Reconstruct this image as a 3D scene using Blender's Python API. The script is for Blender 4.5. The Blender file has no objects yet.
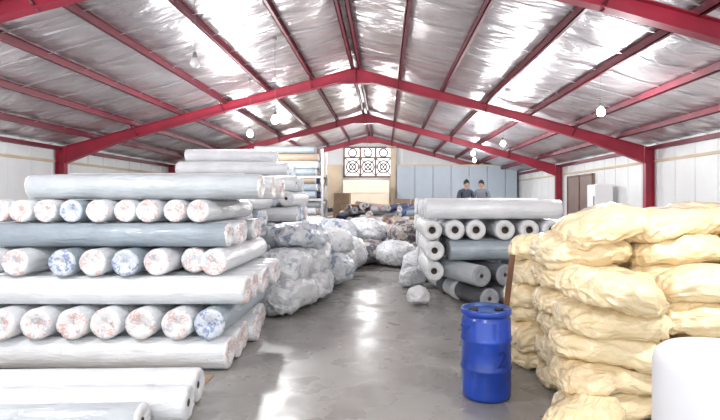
import bpy, bmesh, math, random
from mathutils import Vector, Matrix, Euler, noise
random.seed(7)
R=random.random
def U(a,b): return a+(b-a)*R()
sc=bpy.context.scene
col=sc.collection
F=500.0; CZ=1.95
def W(px,py,d): return Vector(((px-385)*d/F, d, CZ-(py-200)*d/F))

# ---------------- materials ----------------
def mk(name,color,rough=.5,metal=0,coat=0,bump=0,bscale=8,bstretch=(1,1,1),var=0,varscale=2,coatr=.15,spec=.5,color2=None,rnd=True,detail=4,bdist=.02):
    m=bpy.data.materials.new(name); m.use_nodes=True
    nt=m.node_tree; N=nt.nodes; L=nt.links
    b=N['Principled BSDF']
    b.inputs['Base Color'].default_value=(*color,1)
    b.inputs['Roughness'].default_value=rough
    b.inputs['Metallic'].default_value=metal
    b.inputs['Coat Weight'].default_value=coat
    b.inputs['Coat Roughness'].default_value=coatr
    b.inputs['Specular IOR Level'].default_value=spec
    tc=N.new('ShaderNodeTexCoord'); vec=tc.outputs['Object']
    if rnd:
        oi=N.new('ShaderNodeObjectInfo'); mu=N.new('ShaderNodeMath'); mu.operation='MULTIPLY'; mu.inputs[1].default_value=40
        L.new(oi.outputs['Random'],mu.inputs[0])
        va=N.new('ShaderNodeVectorMath'); va.operation='ADD'
        L.new(vec,va.inputs[0]); L.new(mu.outputs[0],va.inputs[1]); vec=va.outputs[0]
    if var or color2:
        n=N.new('ShaderNodeTexNoise'); n.inputs['Scale'].default_value=varscale; n.inputs['Detail'].default_value=5
        L.new(vec,n.inputs['Vector'])
        cr=N.new('ShaderNodeValToRGB'); cr.color_ramp.elements[0].position=.35; cr.color_ramp.elements[1].position=.65
        c2=color2 or tuple(c*(1-var) for c in color)
        cr.color_ramp.elements[0].color=(*c2,1); cr.color_ramp.elements[1].color=(*color,1)
        L.new(n.outputs['Fac'],cr.inputs[0]); L.new(cr.outputs[0],b.inputs['Base Color'])
    if bump:
        mp=N.new('ShaderNodeMapping'); mp.inputs['Scale'].default_value=bstretch
        L.new(vec,mp.inputs['Vector'])
        n=N.new('ShaderNodeTexNoise'); n.inputs['Scale'].default_value=bscale; n.inputs['Detail'].default_value=detail; n.inputs['Distortion'].default_value=.6
        L.new(mp.outputs[0],n.inputs['Vector'])
        bp=N.new('ShaderNodeBump'); bp.inputs['Strength'].default_value=bump; bp.inputs['Distance'].default_value=bdist
        L.new(n.outputs['Fac'],bp.inputs['Height']); L.new(bp.outputs[0],b.inputs['Normal'])
        if coat: L.new(bp.outputs[0],b.inputs['Coat Normal'])
    return m
def crease(m,scale,dist,stretch=(1,1,1),distort=1.2):
    # ridged folds layered under the fine bump
    nt=m.node_tree;N=nt.nodes;L=nt.links;b=N['Principled BSDF']
    bp0=[n for n in N if n.type=='BUMP'][0]
    va=[n for n in N if n.type=='VECT_MATH'][0]
    mp=N.new('ShaderNodeMapping'); mp.inputs['Scale'].default_value=stretch; L.new(va.outputs[0],mp.inputs['Vector'])
    n=N.new('ShaderNodeTexNoise'); n.inputs['Scale'].default_value=scale; n.inputs['Detail'].default_value=2.5; n.inputs['Distortion'].default_value=distort
    L.new(mp.outputs[0],n.inputs['Vector'])
    s=N.new('ShaderNodeMath'); s.operation='SUBTRACT'; s.inputs[1].default_value=.5; L.new(n.outputs['Fac'],s.inputs[0])
    a=N.new('ShaderNodeMath'); a.operation='ABSOLUTE'; L.new(s.outputs[0],a.inputs[0])
    p=N.new('ShaderNodeMath'); p.operation='POWER'; p.inputs[1].default_value=.6; L.new(a.outputs[0],p.inputs[0])
    bp=N.new('ShaderNodeBump'); bp.invert=True; bp.inputs['Strength'].default_value=.8; bp.inputs['Distance'].default_value=dist
    L.new(p.outputs[0],bp.inputs['Height']); L.new(bp.outputs[0],bp0.inputs['Normal'])
def printed(name,base,ink,ink2,th=.56,scale=9,fine=5,amt=.75):
    m=mk(name,base,.35,coat=.4,bump=.8,bscale=14)
    nt=m.node_tree;N=nt.nodes;L=nt.links;b=N['Principled BSDF']
    va=[n for n in N if n.type=='VECT_MATH'][0]
    prev=None
    for i,(c,t,s) in enumerate(((ink,th,scale),(ink2,th+.03,scale*.8))):
        n1=N.new('ShaderNodeTexNoise'); n1.inputs['Scale'].default_value=s; n1.inputs['Detail'].default_value=1
        n2=N.new('ShaderNodeTexNoise'); n2.inputs['Scale'].default_value=s*fine; n2.inputs['Detail'].default_value=2
        ad=N.new('ShaderNodeVectorMath'); ad.operation='ADD'; ad.inputs[1].default_value=(i*7.3,3*i,5)
        L.new(va.outputs[0],ad.inputs[0]); L.new(ad.outputs[0],n1.inputs['Vector']); L.new(ad.outputs[0],n2.inputs['Vector'])
        a=N.new('ShaderNodeMath'); a.operation='GREATER_THAN'; a.inputs[1].default_value=t
        c2=N.new('ShaderNodeMath'); c2.operation='GREATER_THAN'; c2.inputs[1].default_value=.48
        mu=N.new('ShaderNodeMath'); mu.operation='MULTIPLY'
        L.new(n1.outputs['Fac'],a.inputs[0]); L.new(n2.outputs['Fac'],c2.inputs[0])
        L.new(a.outputs[0],mu.inputs[0]); L.new(c2.outputs[0],mu.inputs[1])
        sc_=N.new('ShaderNodeMath'); sc_.operation='MULTIPLY'; sc_.inputs[1].default_value=amt
        L.new(mu.outputs[0],sc_.inputs[0])
        mx=N.new('ShaderNodeMix'); mx.data_type='RGBA'
        L.new(sc_.outputs[0],mx.inputs['Factor'])
        if prev: L.new(prev,mx.inputs['A'])
        else: mx.inputs['A'].default_value=(*base,1)
        mx.inputs['B'].default_value=(*c,1)
        prev=mx.outputs['Result']
    L.new(prev,b.inputs['Base Color'])
    return m
M={}
M['red']=mk('red_steel_paint',(.34,.018,.045),.45,bump=.05,bscale=4,var=.3,varscale=1.2,rnd=False)
M['maroon']=mk('maroon_purlin_paint',(.16,.018,.034),.5,var=.3,varscale=2,rnd=False)
M['wall']=mk('white_wall_panel',(.74,.755,.76),.55,var=.12,varscale=.7,rnd=False)
M['wallblue']=mk('bluegrey_panel',(.42,.49,.56),.5,var=.1,varscale=.8,rnd=False)
M['beige']=mk('plywood_beige',(.60,.48,.34),.6,var=.15,varscale=1.5,rnd=False)
M['cream']=mk('cream_board',(.74,.66,.52),.6,var=.08)
M['brown']=mk('brown_wood',(.20,.085,.045),.5,var=.3,varscale=6)
M['doorbrown']=mk('door_taupe',(.24,.17,.145),.5,var=.15)
M['card']=mk('cardboard',(.40,.28,.18),.8,var=.2)
M['film']=mk('white_film_wrap',(.78,.80,.82),.35,coat=.4,bump=.9,bscale=5,bstretch=(.6,3,3),var=.12,varscale=3)
M['filmg']=mk('grey_film_wrap',(.54,.58,.61),.38,coat=.4,bump=.9,bscale=5,bstretch=(.6,3,3),var=.18,varscale=3)
M['filmb']=mk('bluegrey_fabric_wrap',(.36,.42,.47),.4,coat=.35,bump=.9,bscale=5,bstretch=(.6,3,3),var=.2,varscale=3)
M['dark']=mk('dark_grey_fabric',(.08,.085,.10),.42,coat=.5,bump=.9,bscale=5,bstretch=(.6,3,3),var=.3,varscale=3)
for k in ('film','filmg','filmb','dark'): crease(M[k],2.2,.012,(1,2,2))
M['pink']=mk('pale_pink_fabric',(.62,.42,.40),.6,var=.2,bump=.3)
M['navy']=mk('navy_fabric',(.04,.07,.18),.6,var=.2,bump=.3)
M['tan']=mk('tan_fabric',(.44,.33,.24),.6,var=.2,bump=.3)
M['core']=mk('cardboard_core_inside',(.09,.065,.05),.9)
M['endprint']=printed('printed_plastic_end',(.79,.78,.775),(.66,.28,.22),(.48,.50,.57),.545,8,5,.62)
M['endprintb']=printed('printed_plastic_end_blue',(.55,.60,.68),(.12,.18,.38),(.74,.74,.76),.51,8,4,.7)
M['endwhite']=mk('white_roll_end',(.76,.77,.78),.5,bump=.7,bscale=14,var=.2,varscale=8)
M['endgrey']=mk('grey_roll_end',(.36,.38,.41),.5,bump=.6,bscale=14,var=.3,varscale=8)
M['bale']=printed('wrapped_bale_film',(.76,.775,.79),(.34,.37,.43),(.54,.57,.60),.56,5,2.5,.6)
M['baleb']=printed('wrapped_bale_blue',(.55,.59,.64),(.12,.17,.28),(.76,.76,.76),.52,4,2.5,.7)
M['balec']=printed('fabric_heap_mixed',(.34,.29,.26),(.06,.07,.12),(.64,.62,.60),.48,3.5,2.5,.8)
for k in ('bale','baleb','balec'): crease(M[k],4,.04)
M['sack']=mk('cream_sack_in_film',(.92,.77,.50),.30,coat=1.0,coatr=.08,bump=.8,bscale=7,bstretch=(1,2.2,2.2),color2=(.87,.69,.41),varscale=2.5,detail=6,bdist=.03)
crease(M['sack'],2.6,.035,(.8,1.9,1.9),.8)
M['sack'].node_tree.nodes['Principled BSDF'].inputs['Subsurface Weight'].default_value=.15
M['sack'].node_tree.nodes['Principled BSDF'].inputs['Subsurface Radius'].default_value=(.06,.04,.02)
M['drum']=mk('blue_hdpe',(.008,.055,.40),.3,coat=.3,var=.3,varscale=5,bump=.08,bscale=12)
M['drumdark']=mk('navy_marker_paint',(.004,.02,.19),.5)
M['drumlid']=mk('blue_lid',(.03,.10,.36),.4,var=.5,varscale=9)
M['black']=mk('black_rubber',(.015,.015,.02),.5)
M['foam']=mk('white_foam',(.76,.765,.78),.5,bump=.1,bscale=3)
M['whitep']=mk('white_enamel',(.78,.78,.78),.3,coat=.3)
M['wire']=mk('grey_wire',(.22,.22,.22),.5)
M['galv']=mk('galvanised_steel',(.40,.40,.41),.4,metal=.6)
M['tape']=mk('foil_tape',(.46,.44,.45),.4,metal=.5)
M['skin']=mk('skin',(.50,.30,.20),.5)
M['hair']=mk('black_hair',(.012,.010,.010),.5)
M['shirt']=mk('dark_shirt',(.05,.06,.09),.8,bump=.2)
M['shirt2']=mk('grey_shirt',(.20,.22,.26),.8,bump=.2)
M['jeans']=mk('jeans',(.04,.06,.13),.8,bump=.2)
M['eye']=mk('eye_white',(.8,.8,.8),.3)
m=bpy.data.materials.new('lit_led_bulb'); m.use_nodes=True
b=m.node_tree.nodes['Principled BSDF']; b.inputs['Emission Color'].default_value=(1,1,1,1); b.inputs['Emission Strength'].default_value=100
M['bulb']=m
m=mk('silver_foil_insulation',(.79,.75,.765),.29,metal=.8,bump=1.0,bscale=1.0,bstretch=(.7,2.4,1),rnd=False,detail=9,bdist=.2,color2=(.60,.56,.58),varscale=.9)
M['foil']=m
m=mk('sealed_concrete',(.34,.33,.31),.28,bump=.12,bscale=6,rnd=False,color2=(.25,.24,.222),varscale=.7,spec=.75)
nt=m.node_tree;N=nt.nodes;L=nt.links
n=N.new('ShaderNodeTexNoise'); n.inputs['Scale'].default_value=1.7; n.inputs['Detail'].default_value=8
L.new([x for x in N if x.type=='TEX_COORD'][0].outputs['Object'],n.inputs['Vector'])
mr=N.new('ShaderNodeMapRange'); mr.inputs[1].default_value=.3; mr.inputs[2].default_value=.7; mr.inputs[3].default_value=.13; mr.inputs[4].default_value=.46
L.new(n.outputs['Fac'],mr.inputs[0]); L.new(mr.outputs[0],N['Principled BSDF'].inputs['Roughness'])
n2=N.new('ShaderNodeTexNoise'); n2.inputs['Scale'].default_value=.9; n2.inputs['Detail'].default_value=9; n2.inputs['Roughness'].default_value=.7
L.new([x for x in N if x.type=='TEX_COORD'][0].outputs['Object'],n2.inputs['Vector'])
r2=N.new('ShaderNodeMapRange'); r2.inputs[1].default_value=.53; r2.inputs[2].default_value=.70; r2.inputs[3].default_value=0; r2.inputs[4].default_value=.6
L.new(n2.outputs['Fac'],r2.inputs[0])
mx=N.new('ShaderNodeMix'); mx.data_type='RGBA'; L.new(r2.outputs[0],mx.inputs['Factor'])
src=N['Principled BSDF'].inputs['Base Color'].links[0].from_socket
L.new(src,mx.inputs['A']); mx.inputs['B'].default_value=(.13,.12,.105,1); L.new(mx.outputs['Result'],N['Principled BSDF'].inputs['Base Color'])
M['floor']=m

# ---------------- mesh helpers ----------------
class Acc:
    def __init__(s): s.v=[];s.f=[];s.m=[];s.mats=[];s.sm=[]
    def mi(s,mat):
        if mat not in s.mats: s.mats.append(mat)
        return s.mats.index(mat)
    def add(s,vs,fs,mat,T=None,smooth=True):
        o=len(s.v)
        s.v+= [tuple(T@Vector(v)) if T else tuple(v) for v in vs]
        for i,f in enumerate(fs):
            s.f.append([o+k for k in f])
            mm=mat[i] if isinstance(mat,list) else mat
            s.m.append(s.mi(mm)); s.sm.append(smooth)
    def box(s,lo,hi,mat,T=None):
        x0,y0,z0=lo;x1,y1,z1=hi
        v=[(x0,y0,z0),(x1,y0,z0),(x1,y1,z0),(x0,y1,z0),(x0,y0,z1),(x1,y0,z1),(x1,y1,z1),(x0,y1,z1)]
        f=[(3,2,1,0),(4,5,6,7),(0,1,5,4),(1,2,6,5),(2,3,7,6),(3,0,4,7)]
        s.add(v,f,mat,T,False)
    def beam(s,p1,p2,w,h,mat):
        p1=Vector(p1);p2=Vector(p2);d=p2-p1
        q=d.to_track_quat('X','Z').to_matrix().to_4x4()
        s.box((0,-w/2,-h/2),(d.length,w/2,h/2),mat,Matrix.Translation(p1)@q)
    def rev(s,prof,seg,mat,T=None,cap=True,sm=True):
        v=[];f=[];ms=[]
        for r,z in prof:
            for k in range(seg):
                a=2*math.pi*k/seg; v.append((r*math.cos(a),r*math.sin(a),z))
        for i in range(len(prof)-1):
            for k in range(seg):
                k2=(k+1)%seg
                f.append((i*seg+k,i*seg+k2,(i+1)*seg+k2,(i+1)*seg+k))
                ms.append(mat[i] if isinstance(mat,list) else mat)
        if cap:
            f.append(tuple(reversed(range(seg)))); ms.append(mat[0] if isinstance(mat,list) else mat)
            f.append(tuple((len(prof)-1)*seg+k for k in range(seg))); ms.append(mat[-1] if isinstance(mat,list) else mat)
        s.add(v,f,ms,T,sm)
    def obj(s,name,loc=(0,0,0),rot=None,parent=None):
        me=bpy.data.meshes.new(name)
        me.from_pydata(s.v,[],s.f)
        for mt in s.mats: me.materials.append(M[mt])
        me.polygons.foreach_set('material_index',s.m)
        me.polygons.foreach_set('use_smooth',s.sm)
        me.update()
        o=bpy.data.objects.new(name,me); col.objects.link(o)
        o.location=loc
        if rot: o.rotation_euler=rot
        if parent: o.parent=parent
        return o

def roll_geo(acc,r,L,body,end,T=None,seg=26,nb=9,gather=.5,corer=.035):
    sd=U(0,100)
    pr=end.startswith('endprint')
    cm=end if pr else 'core'
    def E(sgn):
        if pr: a=[( sgn*(L/2-.05),.004,end),(sgn*(L/2-.04),.018,end)]
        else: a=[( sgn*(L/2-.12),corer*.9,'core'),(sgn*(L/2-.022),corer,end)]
        return a+[(sgn*(L/2-.014),r*.35,end),(sgn*(L/2-.004),r*.6,end),(sgn*(L/2),r*.8,end),(sgn*(L/2-.008),r*.93,end),(sgn*(L/2-.03),r*.985,body)]
    a=E(-1); c=list(reversed(E(1)))
    prof=[(x,q,m_) for x,q,m_ in a]
    for i in range(nb):
        t=(i+1)/(nb+1); prof.append((-L/2+.03+t*(L-.06),None,body))
    prof+=c
    v=[];f=[];ms=[]
    n=len(prof)
    for j,(x,q,_) in enumerate(prof):
        for k in range(seg):
            an=2*math.pi*k/seg
            cy,sz=math.cos(an),math.sin(an)
            if q is None:
                rr=r*(.98+.025*noise.noise(Vector((x*2.5+sd,cy*1.2,sz*1.2))))
                xx=x
            else:
                rr=q; xx=x
                if q>.25*r:
                    w=noise.noise(Vector((cy*4+sd,sz*4,q*6)))
                    xx=x-abs(w)*.05*gather*(1 if x>0 else -1)
                    if q<.97*r: rr=q*(1+.08*w*gather)
            v.append((xx,rr*cy,rr*sz))
    for j in range(n-1):
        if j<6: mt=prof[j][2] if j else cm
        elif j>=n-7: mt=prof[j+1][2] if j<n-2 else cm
        else: mt=body
        for k in range(seg):
            k2=(k+1)%seg
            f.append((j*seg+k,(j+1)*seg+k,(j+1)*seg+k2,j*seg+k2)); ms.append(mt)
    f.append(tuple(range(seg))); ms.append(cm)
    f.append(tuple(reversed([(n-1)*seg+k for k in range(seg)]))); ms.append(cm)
    acc.add(v,f,ms,T)
def roll(c,r,L,yaw=0,body='film',end='endprint',pitch=0,name='fabric_roll',**k):
    A=Acc(); roll_geo(A,r,L,body,end,**k)
    return A.obj(name,c,(0,-pitch,yaw))
def ch(*a): return random.choice(a)

# ---------------- room ----------------
CX=-1.0; HW=10.0; XL=CX-HW; XR=CX+HW; Y0=-3.0; Y1=34.3
def zroof(x): return 6.55-.27*abs(x-CX)
A=Acc(); A.box((XL-.3,Y0,-.2),(XR+.3,Y1+.3,0),'floor'); A.obj('floor')
A=Acc()
for y in (11.6,20):
    A.box((XL,y-.006,0),(XR,y+.006,.002),'wire')
A.obj('trim_1')
A=Acc()
v=[];f=[]
nx=160; ny=260
pur=[-.12,.12]+[s*(1.45*k) for k in range(1,7) for s in (1,-1)]
for j in range(ny+1):
    y=Y0+(Y1-Y0)*j/ny
    for i in range(nx+1):
        s=-HW-.1+(2*HW+.2)*i/nx
        ph=abs(s)/1.45
        q=abs(math.sin(math.pi*ph))
        z=zroof(CX+s)-.06*q*(.8+.9*noise.noise(Vector((s*.6,y*.8,3))))+.05*q**.5*noise.noise(Vector((s*.9,y*2.2,0)))+.02*noise.noise(Vector((s*2.5,y*5,7)))
        v.append((CX+s,y,z))
for j in range(ny):
    for i in range(nx):
        a=j*(nx+1)+i; f.append((a,a+nx+1,a+nx+2,a+1))
A.add(v,f,'foil')
A.add([(XL-.1,Y0,zroof(XL)+.12),(CX,Y0,6.7),(XR+.1,Y0,zroof(XR)+.12),(XL-.1,Y1,zroof(XL)+.12),(CX,Y1,6.7),(XR+.1,Y1,zroof(XR)+.12)],[(0,1,4,3),(1,2,5,4)],'foil',None,False)
A.obj('ceiling')
A=Acc()
y=Y0+.6
while y<Y1-.3:
    for sg in (1,-1):
        A.beam((CX,y,6.47),(CX+sg*HW,y,6.47-.27*HW),.04,.006,'tape')
    y+=1.25
A.obj('trim_2')
A=Acc()
for s in pur:
    x=CX+s; z=zroof(x)
    A.box((x-.012,Y0,z-.22),(x+.012,Y1,z-.03),'maroon')
    A.box((x-.012,Y0,z-.22),(x+.075,Y1,z-.205),'maroon')
    A.box((x-.012,Y0,z-.06),(x+.075,Y1,z-.045),'maroon')
A.obj('roof_purlins')
def frame(y,name,last=False):
    A=Acc()
    pts=[(0,.50),(.6,.32),(4.5,.27),(7.8,.32),(9.65,.55)]
    top=lambda s:6.35-.27*s
    for sg in (1,-1):
        for (s0,d0),(s1,d1) in zip(pts,pts[1:]):
            for (yy,th,zt0,zt1,zb0,zb1) in ((0,.014,top(s0),top(s1),top(s0)-d0,top(s1)-d1),
                                         (0,.2,top(s0),top(s1),top(s0)-.018,top(s1)-.018),
                                         (0,.2,top(s0)-d0,top(s1)-d1,top(s0)-d0-.02,top(s1)-d1-.02)):
                x0=CX+sg*s0;x1=CX+sg*s1
                vs=[(x0,y-th/2,zb0),(x1,y-th/2,zb1),(x1,y-th/2,zt1),(x0,y-th/2,zt0),(x0,y+th/2,zb0),(x1,y+th/2,zb1),(x1,y+th/2,zt1),(x0,y+th/2,zt0)]
                A.add(vs,[(0,1,2,3),(7,6,5,4),(0,4,5,1),(3,2,6,7),(1,5,6,2),(0,3,7,4)],'red',None,False)
        xo=CX+sg*9.95; xi=CX+sg*9.68
        zt=6.35-.27*9.65
        A.box((min(xo,xi),y-.007,0),(max(xo,xi),y+.007,zt),'red')
        A.box((min(xo,xo-sg*.02),y-.1,0),(max(xo,xo-sg*.02),y+.1,zt-.05),'red')
        A.box((min(xi,xi-sg*.02),y-.1,0),(max(xi,xi-sg*.02),y+.1,zt-.05),'red')
        A.box((min(xo,xi),y-.1,zt-.55),(max(xo,xi),y+.1,zt-.53),'red')
        A.box((min(xo,xi)-.01,y-.12,0),(max(xo,xi)+.01,y+.12,.025),'red')
        for s in (1.45,4.35,7.25):
            x=CX+sg*s
            if not last: A.beam((x,y,top(s)-.3),(x,y+.55,top(s)+.02),.04,.04,'maroon')
            A.beam((x,y,top(s)-.3),(x,y-.55,top(s)+.02),.04,.04,'maroon')
    A.box((CX-.02,y-.11,5.78),(CX+.02,y+.11,6.34),'red')
    for k in range(4):
        for yy in (-.06,.06):
            A.box((CX-.05,y+yy-.015,5.85+k*.14),(CX+.05,y+yy+.015,5.88+k*.14),'maroon')
    A.obj(name)
for y in (7.7,16.7,25.4,-1.3): frame(y,'steel_portal_frame')
frame(34.02,'steel_portal_frame',True)
A=Acc()
for x,sg in ((XL,1),(XR,-1)):
    A.box((min(x+sg*.05,x+sg*.2),Y0,3.62),(max(x+sg*.05,x+sg*.2),Y1,3.74),'maroon')
    A.box((min(x+sg*.0,x+sg*.06),Y0,3.2),(max(x+sg*.0,x+sg*.06),Y1,3.28),'beige')
A.obj('trim_3')
def wall_side(name,x,sg):
    A=Acc(); A.box((min(x,x-sg*.2),Y0,0),(max(x,x-sg*.2),Y1,3.9),'wall')
    y=Y0+.5
    while y<Y1:
        A.box((min(x,x+sg*.02),y,0),(max(x,x+sg*.02),y+.04,3.85),'wall'); y+=1.0
    A.obj(name)
wall_side('wall_left',XL,1); wall_side('wall_right',XR,-1)
wx0,wx1,wz0,wz1=-2.75,.42,3.6,5.5
A=Acc()
def wq(x0,x1,z0,z1f,mat='wall'):
    A.add([(x0,Y1,z0),(x1,Y1,z0),(x1,Y1,z1f(x1)),(x0,Y1,z1f(x0)),(x0,Y1+.2,z0),(x1,Y1+.2,z0),(x1,Y1+.2,z1f(x1)),(x0,Y1+.2,z1f(x0))],
      [(0,1,2,3),(7,6,5,4),(0,4,5,1),(3,2,6,7),(1,5,6,2),(0,3,7,4)],mat,None,False)
wq(XL-.2,wx0,0,lambda x:zroof(x)+.1)
wq(wx1,XR+.2,0,lambda x:zroof(x)+.1)
wq(wx0,wx1,0,lambda x:wz0)
wq(wx0,CX,wz1,lambda x:zroof(x)+.1); wq(CX,wx1,wz1,lambda x:zroof(x)+.1)
A.obj('wall_back')
A=Acc(); yy=Y1-.05
A.box((wx0-.1,yy-.04,wz0-.1),(wx1+.1,yy+.04,wz0),'brown');A.box((wx0-.1,yy-.04,wz1),(wx1+.1,yy+.04,wz1+.1),'brown')
A.box((wx0-.1,yy-.04,wz0),(wx0,yy+.04,wz1),'brown');A.box((wx1,yy-.04,wz0),(wx1+.1,yy+.04,wz1),'brown')
n_=3; cw=(wx1-wx0)/n_
for k in range(1,n_): A.box((wx0+k*cw-.06,yy-.04,wz0),(wx0+k*cw+.06,yy+.04,wz1),'brown')
A.box((wx0,yy-.03,wz0+1.2),(wx1,yy+.03,wz0+1.3),'brown')
for k in range(n_):
    cx=wx0+(k+.5)*cw
    for rr,cz in ((.42,wz0+.62),(.22,wz0+.62),(.28,wz0+1.58)):
        pts=[(cx+rr*math.cos(t*math.pi/8),yy,cz+rr*math.sin(t*math.pi/8)) for t in range(17)]
        for p,q in zip(pts,pts[1:]): A.beam(p,q,.06,.09,'brown')
    for sg in (1,-1): A.beam((cx-.5,yy,wz0+.62-.6*sg),(cx+.5,yy,wz0+.62+.6*sg),.06,.07,'brown')
A.obj('window_1')
A=Acc()
x=.8
while x<XR-.3:
    A.box((x,33.2,0),(min(x+1.2,XR-.2)-.03,33.28,4.25),'wallblue'); x+=1.2
A.box((.8,33.15,4.2),(XR-.2,33.3,4.3),'beige')
A.obj('partition_panels')
A=Acc(); A.box((.36,33.4,0),(.72,33.5,5.5),'beige'); A.box((.1,33.4,5.45),(.74,33.55,5.55),'beige'); A.obj('plywood_panel')
A=Acc(); A.box((-8.6,33.3,0),(-2.9,33.4,4.3),'beige')
for x in (-7.2,-5.8,-4.4): A.box((x,33.25,0),(x+.05,33.3,4.3),'cream')
A.obj('plywood_panel')
def crate(name,lo,hi,mat,strip='beige'):
    A=Acc(); A.box(lo,hi,mat)
    x0,y0,z0=lo;x1,y1,z1=hi
    for zz in (z0,(z0+z1)/2-.04,z1-.08): A.box((x0-.02,y0-.03,zz),(x1+.02,y0,zz+.08),strip)
    for xx in (x0,x1-.08,(x0+x1)/2): A.box((xx,y0-.035,z0),(xx+.08,y0,z1),strip)
    return A.obj(name)
crate('large_crate',(-2.6,30.5,0),(.3,32.5,1.7),'beige')
crate('large_crate',(-2.55,30.6,1.7),(.25,32.4,3.15),'cream','cream')
for (x,y,z,w_,h_) in ((-.9,21.6,0,.8,.6),(.0,21.7,0,.7,.55),(-.8,21.6,.6,.7,.5),(-2.2,25.8,0,1,.9),(-2.2,25.8,.9,.9,.8),(-1.0,26,0,1,1.0),(.2,26,0,.9,.8),(.9,27,0,1,1.2),(-1.0,26,1.0,.9,.7),(.9,27,1.2,.9,.8),(-2.2,25.8,1.7,.8,.6),(.2,26,.8,.8,.7),(1.9,27.2,0,1,1.1),(1.9,27.2,1.1,.9,.9)):
    A=Acc(); A.box((-w_/2,-.3,0),(w_/2,.3,h_),'card'); A.box((-.03,-.302,h_*.6),(.03,-.30,h_),'tan'); A.box((-.03,-.3,h_),(.03,.3,h_+.003),'tan')
    A.box((-w_/2,-.004,h_),(w_/2,.004,h_+.002),'core')
    A.obj('cardboard_box',(x,y,z),(0,0,U(-.05,.05)))
A=Acc(); A.box((XR-.1,21.4,0),(XR-.03,24.4,3.1),'doorbrown')
for (a,b_) in ((21.4,21.5),(24.3,24.4),(22.85,22.95)): A.box((XR-.13,a,0),(XR-.1,b_,3.1),'brown')
A.box((XR-.13,21.4,3.0),(XR-.1,24.4,3.1),'brown'); A.box((XR-.16,23.0,1.0),(XR-.13,23.05,1.2),'wire')
A.obj('door_1')
A=Acc(); A.box((XR-.9,19.2,.08),(XR-.25,19.95,2.55),'whitep'); A.box((XR-.93,19.2,.1),(XR-.9,19.95,1.5),'whitep');A.box((XR-.93,19.2,1.53),(XR-.9,19.95,2.53),'whitep')
A.box((XR-.97,19.26,.9),(XR-.93,19.29,1.4),'wire');A.box((XR-.97,19.26,1.6),(XR-.93,19.29,2.1),'wire')
for xx in (XR-.88,XR-.35):
    for y_ in (19.25,19.85): A.box((xx,y_,0),(xx+.06,y_+.06,.08),'black')
A.obj('refrigerator')

# ---------------- lamps ----------------
lamps=[(W(275,119,12.6),1),(W(250,133,15.3),1),(W(258,153,21.8),1),(W(601,111,11.5),1),(W(503,143,18),1),(W(473,153,21.8),1),(W(195,62,9.5),0),
 (Vector((-4.5,3.0,4.2)),1),(Vector((3.2,3.0,4.2)),1),(Vector((-.8,-1,4.6)),1),(Vector((-1.0,28.5,4.8)),1),(Vector((-8.2,8,3.6)),1),(Vector((5,28,4.2)),1),(Vector((-5,29,4.4)),1)]  # extra bulbs; those beside and behind the camera, out of view, added for lighting
for p,on in lamps:
    A=Acc()
    zt=zroof(p.x)-.05
    A.rev([(.02,.19),(.035,.18),(.045,.12),(.045,.08)],12,'wire')
    A.rev([(.045,.08),(.075,.03),(.095,-.02),(.085,-.07),(.05,-.11),(.01,-.12)],16,'bulb' if on else 'whitep')
    A.rev([(.004,.19),(.004,zt-p.z)],6,'wire')
    A.rev([(.05,zt-p.z-.03),(.05,zt-p.z)],10,'wire')
    A.obj('hanging_bulb',p)
    if on:
        l=bpy.data.lights.new('bulb_light','POINT'); l.energy=345; l.shadow_soft_size=.12; l.color=(.99,.995,1)
        lo=bpy.data.objects.new('bulb_light',l); lo.location=p+Vector((0,0,-.26)); col.objects.link(lo)
w=bpy.data.worlds.new('world'); sc.world=w; w.use_nodes=True
bg=w.node_tree.nodes['Background']; bg.inputs[0].default_value=(.93,.965,1,1); bg.inputs[1].default_value=2.2

# ---------------- left near stack ----------------
radii=[.185,.18,.17,.16,.145,.14,.155]
fr=[5.62,5.6,5.68,5.72,5.85,5.9,6.0]
z=0
right=[-1.78,0,-1.6,0,-1.84,0,-1.5]
ends={1:[-34,0,34,70,103,138,175,208],3:[-18,14,62,93,125,155,184,212],5:[-6,19,44,70,97,122,147,172,198]}
for i,r in enumerate(radii):
    zc=z+r
    if i%2==0:
        n=6 if i<6 else 5
        for k in range(n):
            y=fr[i]+r+k*(2*r+.004)
            L_=3.3 if i<6 else 2.85
            xr=right[i]+(U(-.12,.06) if k else 0)
            body='film' if i in(0,2) else ('filmb' if i==4 and k==0 else ch('film','filmg'))
            if i==6 and k==0: body='filmg'
            roll((xr-L_/2,y,zc),r,L_,U(-.01,.01),body,'endprint')
    else:
        for k,px in enumerate(ends[i]):
            x=(px-385)*(fr[i])/F
            off=U(-.03,.05)
            if i==3 and k==6: off=.25
            e='endprint'; bd='film'
            if (i,k) in((3,2),(3,4),(1,7),(5,3)): e='endprintb'; bd='filmb'
            roll((x,fr[i]+1.0+off,zc),r*.985,2.0,math.pi/2+U(-.01,.01),bd,e)
    z+=2*r
A=Acc(); A.box((-4.9,5.15,.003),(-1.9,5.55,.012),'card'); A.box((-4.9,5.12,.0),(-4.0,5.5,.02),'card'); A.obj('cardboard_sheet')
roll((-1.78-1.6,4.78,.165),.165,3.2,.03,'film','endwhite')
roll((-1.72-1.6,4.36,.15),.15,3.2,.05,'film','endwhite')
roll((-1.95-1.6,4.0,.15),.15,3.2,.04,'filmg','endwhite')
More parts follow.
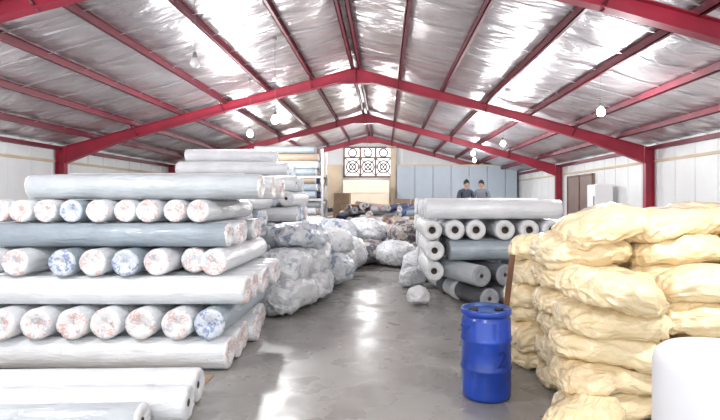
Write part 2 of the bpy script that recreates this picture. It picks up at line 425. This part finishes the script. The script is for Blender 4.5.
def stack(x0,x1,y0,layers,depth,bodies,ends_,jit=.1,first=0,name='fabric_roll'):
    z=0
    for i,r in enumerate(layers):
        if (i+first)%2==0:
            k=0; y=y0+r
            while y+r<y0+depth:
                roll(((x0+x1)/2+U(-jit,jit),y,z+r),r,x1-x0,U(-.02,.02),ch(*bodies),ch(*ends_),name=name,seg=20,nb=5); y+=2*r+.01
        else:
            x=x1-r
            while x-r>x0:
                roll((x,y0+depth/2+U(-jit,jit),z+r),r,depth,math.pi/2+U(-.02,.02),ch(*bodies),ch(*ends_),name=name,seg=20,nb=5); x-=2*r+.01
        z+=2*r
stack(-5.2,-2.35,8.1,[.18,.18,.18,.17,.17,.16,.16],2.4,('film','filmg','film','filmb'),('endprint','endwhite','endprintb'))
stack(-9.0,-6.0,8.1,[.18,.18,.18,.17,.17],2.4,('film','filmg'),('endprint',))
stack(-5.2,-2.05,11.4,[.18]*7,2.2,('film','filmg','filmb','film','film'),('endwhite','endprintb','endprint'))
for (x,y,z_,r,b_,l) in ((-3.6,11.9,2.7,.17,'film',2.6),(-3.9,12.3,2.7,.18,'film',2.4),(-3.4,12.75,2.7,.17,'filmb',2.2),(-3.7,12.1,3.02,.16,'film',2.2)):
    roll((x,y,z_),r,l,U(-.05,.05),b_,'endwhite')
# ---------------- right stack ----------------
for (x,y,zz,yaw,b_,e,L_) in ((1.55,9.7,.2,1.9,'dark','endgrey',1.9),(2.05,9.9,.2,1.9,'filmg','endwhite',1.9),(1.3,10.6,.2,1.75,'film','endwhite',1.8),
    (1.35,9.75,.6,1.95,'filmg','endgrey',2.0),(1.82,9.85,.6,1.95,'dark','endgrey',1.9)):
    roll((x,y,zz),.195,L_,yaw,b_,e)
for k in range(3): roll((2.75+.42*k,10.4,.2),.2,1.8,math.pi/2,'film','endwhite')
for k in range(3): roll((2.75+.42*k,10.4,.6),.2,1.8,math.pi/2,'filmg','endwhite')
roll((.93,10.3,1.0),.19,1.9,math.pi/2,'film','endwhite',corer=.06)
roll((.93,10.4,.6),.19,1.9,math.pi/2,'film','endwhite',corer=.06)
for k in range(5): roll((2.5,9.5+.40*k,1.0),.195,2.6,U(-.02,.02),'filmb' if k==0 else ch('film','filmg','dark'),'endgrey')
for k,px in enumerate((432,455,477,505,530,553)):
    roll(((px-385)*9.35/F,10.35+U(-.05,.05),1.385),.19,2.0,math.pi/2+U(-.01,.01),'film','endwhite',corer=.07,gather=.2)
for k in range(5): roll(((1.95 if k%2==0 else 2.1)+.1,9.55+.41*k,1.775),.19,2.6-.2*(k%2),U(-.02,.02),'film','endwhite')
for i in range(5):
    for k in range(3): roll((2.2+U(-.1,.1),12.0+.42*k,.2+.4*i),.2,2.7,U(-.02,.02),ch('film','film','filmg'),'endwhite')
for row,zz in enumerate((.2,.6,1.0)):
    for k in range(8):
        roll((3.95+.42*k,11.6+U(-.1,.1),zz),.195,2.2,math.pi/2+U(-.03,.03),ch('film','filmg','film'),ch('endwhite','endprintb','endgrey'),seg=20,nb=5,corer=.06)
for k,(px,r_,bd) in enumerate(((560,.17,'film'),(576,.17,'filmb'),(592,.18,'film'),(610,.17,'film'),(628,.16,'filmg'),(645,.16,'film'))):
    roll(((px-385)*11/F,11.5,1.2+r_),r_,2.0,math.pi/2+U(-.2,.2),bd,'endwhite',seg=20,nb=5,corer=.06)
for k in range(4): roll((4.8+U(-.2,.2)+(k%2)*1.2,16+.5*k,.2+.0),.2,3,U(-.1,.1),ch('film','filmb'),'endwhite')

# ---------------- far piles ----------------
def pile(name,x0,x1,y0,y1,hf,mats,n,rr=(.12,.2),LL=(1.2,2.2),yawf=None):
    A=Acc()
    for i in range(n):
        x=U(x0,x1);y=U(y0,y1);h=hf(x,y); r=U(*rr)
        z=U(r,max(r+.01,h)); yaw=yawf() if yawf else U(-1.6,1.6)
        T=Matrix.Translation((x,y,z))@Euler((0,U(-.18,.18),yaw)).to_matrix().to_4x4()
        roll_geo(A,r,U(*LL),ch(*mats),ch('endwhite','endgrey','endprint'),T,14,3)
    return A.obj(name)
mix=('film','filmg','filmb','pink','tan','navy','dark','film','brown')
pile('heap_of_fabric_rolls',-1.6,.8,19,20.2,lambda x,y:1.1,mix,50)
pile('heap_of_fabric_rolls',-1.6,1.0,23.2,24,lambda x,y:1.7,mix,60)
pile('heap_of_fabric_rolls',2.6,6.2,20,24,lambda x,y:1.5,('film','filmg','filmb','film','navy','dark'),80)
pile('heap_of_fabric_rolls',-5.5,-3.6,27,29,lambda x,y:1.9,mix,60)
pile('heap_of_fabric_rolls',-8.8,-6.9,13,15.5,lambda x,y:1.6,mix,50)
def rack(name,x0,x1,y0,y1,levels,mats):
    A=Acc(); H=levels[-1]+.95
    nb_=max(1,round((x1-x0)/2.7))
    for i in range(nb_+1):
        x=x0+(x1-x0)*i/nb_
        for y in (y0,y1): A.box((x-.035,y-.035,0),(x+.035,y+.035,H),'galv')
        for k in range(int(H)): A.beam((x,y0,k+.1),(x,y1,k+.9),.03,.03,'wire')
    for z in levels:
        A.box((x0,y0-.03,z-.08),(x1,y0+.03,z),'galv');A.box((x0,y1-.03,z-.08),(x1,y1+.03,z),'galv')
        A.box((x0,y0,z-.03),(x1,y1,z),'beige')
        for i in range(nb_):
            xa=x0+(x1-x0)*i/nb_+.1; xb=x0+(x1-x0)*(i+1)/nb_-.1
            for row in range(3 if z<levels[-1] else 4):
                r=.135
                y=y0+r
                while y+r<y1+.1:
                    L_=(xb-xa)*U(.8,1)
                    if R()<.93:
                        T=Matrix.Translation(((xa+xb)/2,y,z+r+row*.265))@Euler((0,0,U(-.03,.03))).to_matrix().to_4x4()
                        roll_geo(A,r,L_,ch(*mats),ch('endwhite','endgrey'),T,14,2)
                    y+=2*r+.01
    return A.obj(name)
rmix=('film','filmg','film','filmg','pink','filmb','tan','navy','film','filmb')
rack('storage_rack',-8.4,-2.9,21.6,22.8,[.15,1.15,2.15,3.1],rmix)
rack('storage_rack',-4.9,-2.2,17.6,18.8,[.15,1.15,2.0,2.8],rmix)

# ---------------- bales / sacks ----------------
def sgp(v,e): return math.copysign(abs(v)**e,v)
def bag_mesh(a,b,h,sd,nu=40,nv=26,e=.55,wr=1.0,droop=.04):
    v=[];f=[]
    for i in range(nv+1):
        t=-math.pi/2+math.pi*i/nv
        x=sgp(math.sin(t),.6); ring=abs(math.cos(t))**.55
        for k in range(nu):
            an=2*math.pi*k/nu
            y=ring*sgp(math.cos(an),e+.1); z=ring*sgp(math.sin(an),e+.25)
            if z<0: z*=.9
            P=Vector((x*a,y*b,z*h))
            fl=noise.fractal(P*3.2+Vector((sd,0,0)),1,2,3)
            rd=abs(noise.noise(Vector((x*1.6+sd,y*b*13,z*h*13))))
            cr=1-2*abs(noise.noise(Vector((P.x*5+sd,P.y*8,P.z*12))))
            cr2=1-2*abs(noise.noise(Vector((P.x*11+P.y*6+sd,P.y*13-P.x*5,P.z*16))))
            n=Vector((x*.3,y/b*.3,z/h*.3)); n.normalize()
            dsp=(.035*fl - .06*rd*abs(x)**1.5 +.014*cr+.008*cr2)*wr
            P+=n*dsp
            P.z-=droop*x*x+ .02*y*y
            v.append(P)
    for i in range(nv):
        for k in range(nu):
            k2=(k+1)%nu
            f.append((i*nu+k,i*nu+k2,(i+1)*nu+k2,(i+1)*nu+k))
    return v,f
def bag(name,c,a,b,h,mat,rot=(0,0,0),**k):
    A=Acc(); v,f=bag_mesh(a,b,h,U(0,200),**k)
    A.add(v,f,mat)
    if c[2] is None:
        e=Euler(rot).to_matrix(); c=(c[0],c[1],-min((e@p).z for p in v)+.002)
    return A.obj(name,c,rot)
for (x,y,zc,a,b_,h,mt,rot) in ((-1.72,8.75,None,.62,.42,.30,'bale',(0,0,1.3)),(-1.5,9.9,None,.7,.45,.3,'bale',(0,0,1.6)),(-1.75,8.95,.80,.62,.42,.28,'bale',(0,.1,1.45)),
    (-1.55,10.1,.85,.7,.45,.30,'bale',(0,-.1,1.7)),(-1.65,9.5,1.28,.65,.42,.22,'baleb',(0,.1,1.2)),(-1.3,11.4,None,.6,.45,.35,'baleb',(0,0,.9)),(-1.4,12.2,.95,.6,.5,.3,'bale',(0,0,.9)),(-1.35,12.6,None,.7,.5,.4,'bale',(0,0,1.2)),
    (-1.3,14,None,.8,.5,.45,'bale',(0,0,.6)),(-.6,15.2,None,.7,.5,.35,'balec',(0,0,.2)),(.3,14.6,None,.6,.45,.35,'bale',(0,0,2.2)),(.85,12.9,None,.4,.35,.3,'bale',(0,0,1.2)),(.6,16,.9,.5,.45,.35,'balec',(0,0,1.9)),
    (-1.6,15.5,.95,.7,.5,.4,'baleb',(0,0,.6)),(-.7,16.5,.95,.7,.5,.4,'bale',(0,0,2.6)),(.5,16.6,None,.8,.5,.35,'balec',(0,0,.8)),(-2.3,16.0,1.0,.7,.5,.4,'bale',(0,0,.5)),(-2.2,15.9,None,.8,.6,.4,'balec',(0,0,.5)),(-.7,16.6,None,.9,.6,.4,'navy',(0,0,.1))):
    bag('wrapped_fabric_bale',(x,y,zc),a,b_,h,mt,rot,wr=1.7)
bag('plastic_bag',(.62,9.3,None),.22,.16,.14,'foam',(0,.2,1),wr=1.2)
bag('plastic_bag',(.6,11.3,None),.3,.2,.2,'bale',(0,0,.6),wr=1.2)
def sackcol(x,y,n,h=.26,a=.46,b_=.33,jx=.05,yaw0=0,z0=0):
    for i in range(n):
        yaw=yaw0+U(-.28,.28)+(math.pi if R()<.5 else 0)
        bag('stuffed_sack',(x+U(-jx,jx),y+U(-jx,jx),z0+.155+i*h),a*U(.93,1.07),b_*U(.95,1.05),.155,'sack',(U(-.12,.12),U(-.12,.12),yaw),nu=72,nv=48,droop=.06,wr=1.2)
sackcol(1.98,4.5,4); sackcol(2.9,4.45,5); sackcol(3.82,4.5,6)
sackcol(2.05,5.2,6); sackcol(2.95,5.15,7,.262); sackcol(3.85,5.2,7,.27)
sackcol(1.92,5.95,6,.245,.45); sackcol(2.8,5.9,6,.26); sackcol(3.7,5.9,7,.265); sackcol(4.6,5.5,7,.27); 
bag('stuffed_sack',(1.93,4.25,1.19),.42,.33,.16,'sack',(.1,.2,.5),nu=72,nv=48,wr=1.2)
bag('stuffed_sack',(1.62,4.05,None),.36,.27,.14,'sack',(0,0,.9),nu=72,nv=48,wr=1.2)
bag('stuffed_sack',(2.2,5.1,1.70),.47,.34,.15,'sack',(.05,-.25,.3),nu=72,nv=48,wr=1.2)
A=Acc()
prof=[(.40,0),(.405,.3),(.40,.7),(.40,.98),(.385,1.03),(.35,1.06),(.30,1.065)]
for k in range(5):
    q=.27-.05*k; prof+=[(q+.012,1.045),(q,1.045),(q-.012,1.06)]
prof+=[(.04,1.05),(.035,.9)]
A.rev(prof,48,'foam'); A.obj('foam_roll',(2.0,2.9,0))

# ---------------- drum ----------------
dc=Vector((1.01,5.0,0)); 
A=Acc()
prof=[(.215,0),(.235,.012),(.243,.04),(.240,.07),(.245,.12),(.245,.27),(.252,.285),(.256,.30),(.252,.315),(.245,.33),(.245,.55),(.252,.565),(.256,.58),(.252,.595),(.245,.61),(.243,.76),(.236,.79),(.228,.80),(.228,.815),(.247,.822),(.252,.835),(.252,.865),(.246,.878),(.232,.88),(.226,.868),(.224,.845),(.20,.84),(.10,.843),(.01,.845)]
ms=['drum']*len(prof)
for i in range(22,len(prof)): ms[i]='drumlid'
A.rev(prof,48,ms)
for (bx,by) in ((.13,.02),(-.13,-.02)):
    A.rev([(.045,.84),(.045,.868),(.038,.872),(.01,.872)],16,'black',Matrix.Translation((bx,by,0)))
for sg in (1,-1):
    T=Matrix.Rotation(0.4,4,'Z')
    A.box((sg*.235-.02,-.06,.70),(sg*.235+.025,.06,.73),'drum',T)
drum=A.obj('blue_plastic_drum',dc)
cu=bpy.data.curves.new('t','FONT'); cu.body='2'; cu.size=.22; cu.extrude=.002
to=bpy.data.objects.new('t',cu); col.objects.link(to)
bpy.context.view_layer.update()
me=bpy.data.meshes.new_from_object(to.evaluated_get(bpy.context.evaluated_depsgraph_get()))
bpy.data.objects.remove(to)
bm=bmesh.new(); bm.from_mesh(me); bmesh.ops.subdivide_edges(bm,edges=bm.edges,cuts=2); 
for v in bm.verts:
    x,y,zz=v.co; x+=y*.15; an=-math.pi/2+.2+x/.247
    rr=.2465+zz
    v.co=(rr*math.cos(an),rr*math.sin(an),.345+y)
bm.to_mesh(me); bm.free(); me.materials.clear(); me.materials.append(M['drumdark'])
o=bpy.data.objects.new('painted_number',me); col.objects.link(o); o.parent=drum
A=Acc(); A.box((-.03,-.012,0),(.03,.012,1.36),'brown'); A.box((-.03,-.016,.3),(.03,-.012,.34),'card')
A.obj('wooden_board',(1.24,5.5,.0),(0,.12,0))

# ---------------- people ----------------
def skin_obj(name,verts,edges,rad,mat,root=0,parent=None,sub=2):
    me=bpy.data.meshes.new(name); me.from_pydata(verts,edges,[]); o=bpy.data.objects.new(name,me); col.objects.link(o)
    md=o.modifiers.new('skin','SKIN'); md.use_smooth_shade=True
    for i,rr in enumerate(rad): me.skin_vertices[0].data[i].radius=(rr if isinstance(rr,tuple) else (rr,rr)); me.skin_vertices[0].data[i].use_root=(i==root)
    s=o.modifiers.new('sub','SUBSURF'); s.levels=sub; s.render_levels=sub
    me.materials.append(M[mat])
    if parent: o.parent=parent
    return o
def person(loc,yaw,shirt,bend=0.0,nod=.3):
    root=bpy.data.objects.new('warehouse_worker',None); col.objects.link(root); root.location=loc; root.rotation_euler=(0,0,yaw)
    def bd(p):
        x,y,z=p
        if z>.95 and bend:
            q=Matrix.Rotation(bend,3,'X')@Vector((x,y,z-.95)); return (q.x,q.y,q.z+.95)
        return p
    V=[(0,0,.95),(0,0,1.10),(0,0,1.28),(0,.0,1.42),(0,0,1.50),
       (.19,0,1.41),(.25,-.04,1.15),(.22,-.24,1.0),
       (-.19,0,1.41),(-.25,-.04,1.15),(-.22,-.24,1.0)]
    V=[bd(p) for p in V]
    E=[(0,1),(1,2),(2,3),(3,4),(3,5),(5,6),(6,7),(3,8),(8,9),(9,10)]
    skin_obj('shirt_torso',V,E,[(.16,.11),(.15,.10),(.17,.115),(.13,.09),(.06,.06),.062,.05,.038,.062,.05,.038],shirt,0,root)
    V2=[(0,0,.97),(.10,0,.88),(.11,-.01,.48),(.12,.02,.09),(-.10,0,.88),(-.11,-.01,.48),(-.12,.02,.09)]
    skin_obj('trousers',V2,[(0,1),(1,2),(2,3),(0,4),(4,5),(5,6)],[(.15,.11),.095,.065,.05,.095,.065,.05],'jeans',0,root)
    for sg in (1,-1):
        skin_obj('shoe',[(sg*.12,.05,.06),(sg*.125,-.06,.05),(sg*.13,-.17,.04)],[(0,1),(1,2)],[(.045,.055),(.042,.045),(.035,.035)],'black',0,root)
        w_=Vector(V[7] if sg>0 else V[10]); d=Vector((0,-.85,-.35)).normalized(); side=Vector((sg,0,0))
        hv=[w_-d*.02,w_+d*.05,w_+d*.09]; he=[(0,1),(1,2)]; hr=[.026,(.036,.018),(.038,.016)]
        for k in range(4):
            o_=side*(.028-.019*k); ln=(.06,.075,.07,.055)[k]
            i0=len(hv); hv+= [w_+d*.085+o_,w_+d*(.085+ln*.6)+o_,w_+d*(.085+ln)+o_+Vector((0,0,-.02))]; he+=[(2,i0),(i0,i0+1),(i0+1,i0+2)]; hr+=[.010,.009,.007]
        i0=len(hv); hv+=[w_+d*.04-side*.03,w_+d*.09-side*.055]; he+=[(1,i0),(i0,i0+1)]; hr+=[.011,.009]
        skin_obj('hand',hv,he,hr,'skin',0,root,1)
    nk=Vector(V[4])
    hd=bpy.data.objects.new('head',None); col.objects.link(hd); hd.parent=root; hd.location=nk; hd.rotation_euler=(nod,0,0)
    A=Acc(); v=[];f=[]; nu,nv=24,18
    for i in range(nv+1):
        t=math.pi*i/nv
        for k in range(nu):
            an=2*math.pi*k/nu
            x=math.sin(t)*math.cos(an);y=math.sin(t)*math.sin(an);z_=math.cos(t)
            P=Vector((x*.076,y*.095,.13+z_*.118))
            if z_<0: P.x*=1+.28*z_; P.y*=1+.12*z_
            if y<-.5: P.y*=.93
            g=math.exp(-((P.x/.014)**2+((P.z-.105)/.022)**2))
            if y<0: P.y-=.026*g
            g=math.exp(-(((abs(P.x)-.032)/.014)**2+((P.z-.135)/.012)**2))
            if y<0: P.y+=.010*g
            v.append(P)
    for i in range(nv):
        for k in range(nu): f.append((i*nu+k,(i+1)*nu+k,(i+1)*nu+(k+1)%nu,i*nu+(k+1)%nu))
    A.add(v,f,'skin')
    A.rev([(.052,-.06),(.048,.0),(.05,.06)],16,'skin')
    for sg in (1,-1):
        A.rev([(.001,-.012),(.010,-.006),(.012,0),(.010,.006),(.001,.012)],10,'eye',Matrix.Translation((sg*.032,-.076,.135)))
        A.rev([(.001,-.005),(.005,0),(.001,.005)],8,'hair',Matrix.Translation((sg*.032,-.087,.135)))
        A.rev([(.004,-.03),(.016,-.015),(.02,.01),(.012,.03),(.002,.034)],10,'skin',Matrix.Translation((sg*.076,.008,.12)))
        A.box((sg*.032-.016,-.094,.152),(sg*.032+.016,-.084,.158),'hair')
    A.box((-.022,-.088,.066),(.022,-.078,.073),'pink')
    v=[];f=[]
    for i in range(11):
        t=.58*math.pi*i/10
        for k in range(nu):
            an=2*math.pi*k/nu; s_=math.sin(an)
            tt=t*(1 if s_>-.2 else (1-.42*(-s_-.2)))
            wv=1+.03*noise.noise(Vector((math.cos(an)*4,s_*4,t*4)))
            v.append((math.sin(tt)*math.cos(an)*.085*wv,math.sin(tt)*s_*.105*wv+.003,.138+math.cos(tt)*.122*wv))
    for i in range(10):
        for k in range(nu): f.append((i*nu+k,(i+1)*nu+k,(i+1)*nu+(k+1)%nu,i*nu+(k+1)%nu))
    A.add(v,f,'hair')
    A.obj('head_mesh',(0,0,0),None,hd)
A=Acc()
for k in range(9): A.box((1.5+.22*k,13.6,.74),(1.5+.22*k+.19,15.4,.78),'beige')
for y in (13.65,14.45,15.3):
    A.box((1.5,y,.64),(3.45,y+.08,.74),'beige')
    for x in (1.5,2.45,3.35): A.box((x,y,0),(x+.09,y+.08,.64),'beige')
A.obj('timber_platform')
person((2.25,14.1,.78),.3,'shirt',.12,.25)
person((2.8,14.4,.78),-.5,'shirt2',.1,.2)

# ---------------- camera ----------------
cam=bpy.data.cameras.new('camera'); co=bpy.data.objects.new('camera',cam); col.objects.link(co); sc.camera=co
co.location=(0,0,CZ); co.rotation_euler=(math.pi/2,0,0)
cam.sensor_width=36; cam.lens=25; cam.shift_x=-25/720; cam.shift_y=-10/720; cam.clip_start=.05
sc.view_settings.view_transform='Standard'
sc.view_settings.exposure=-0.02
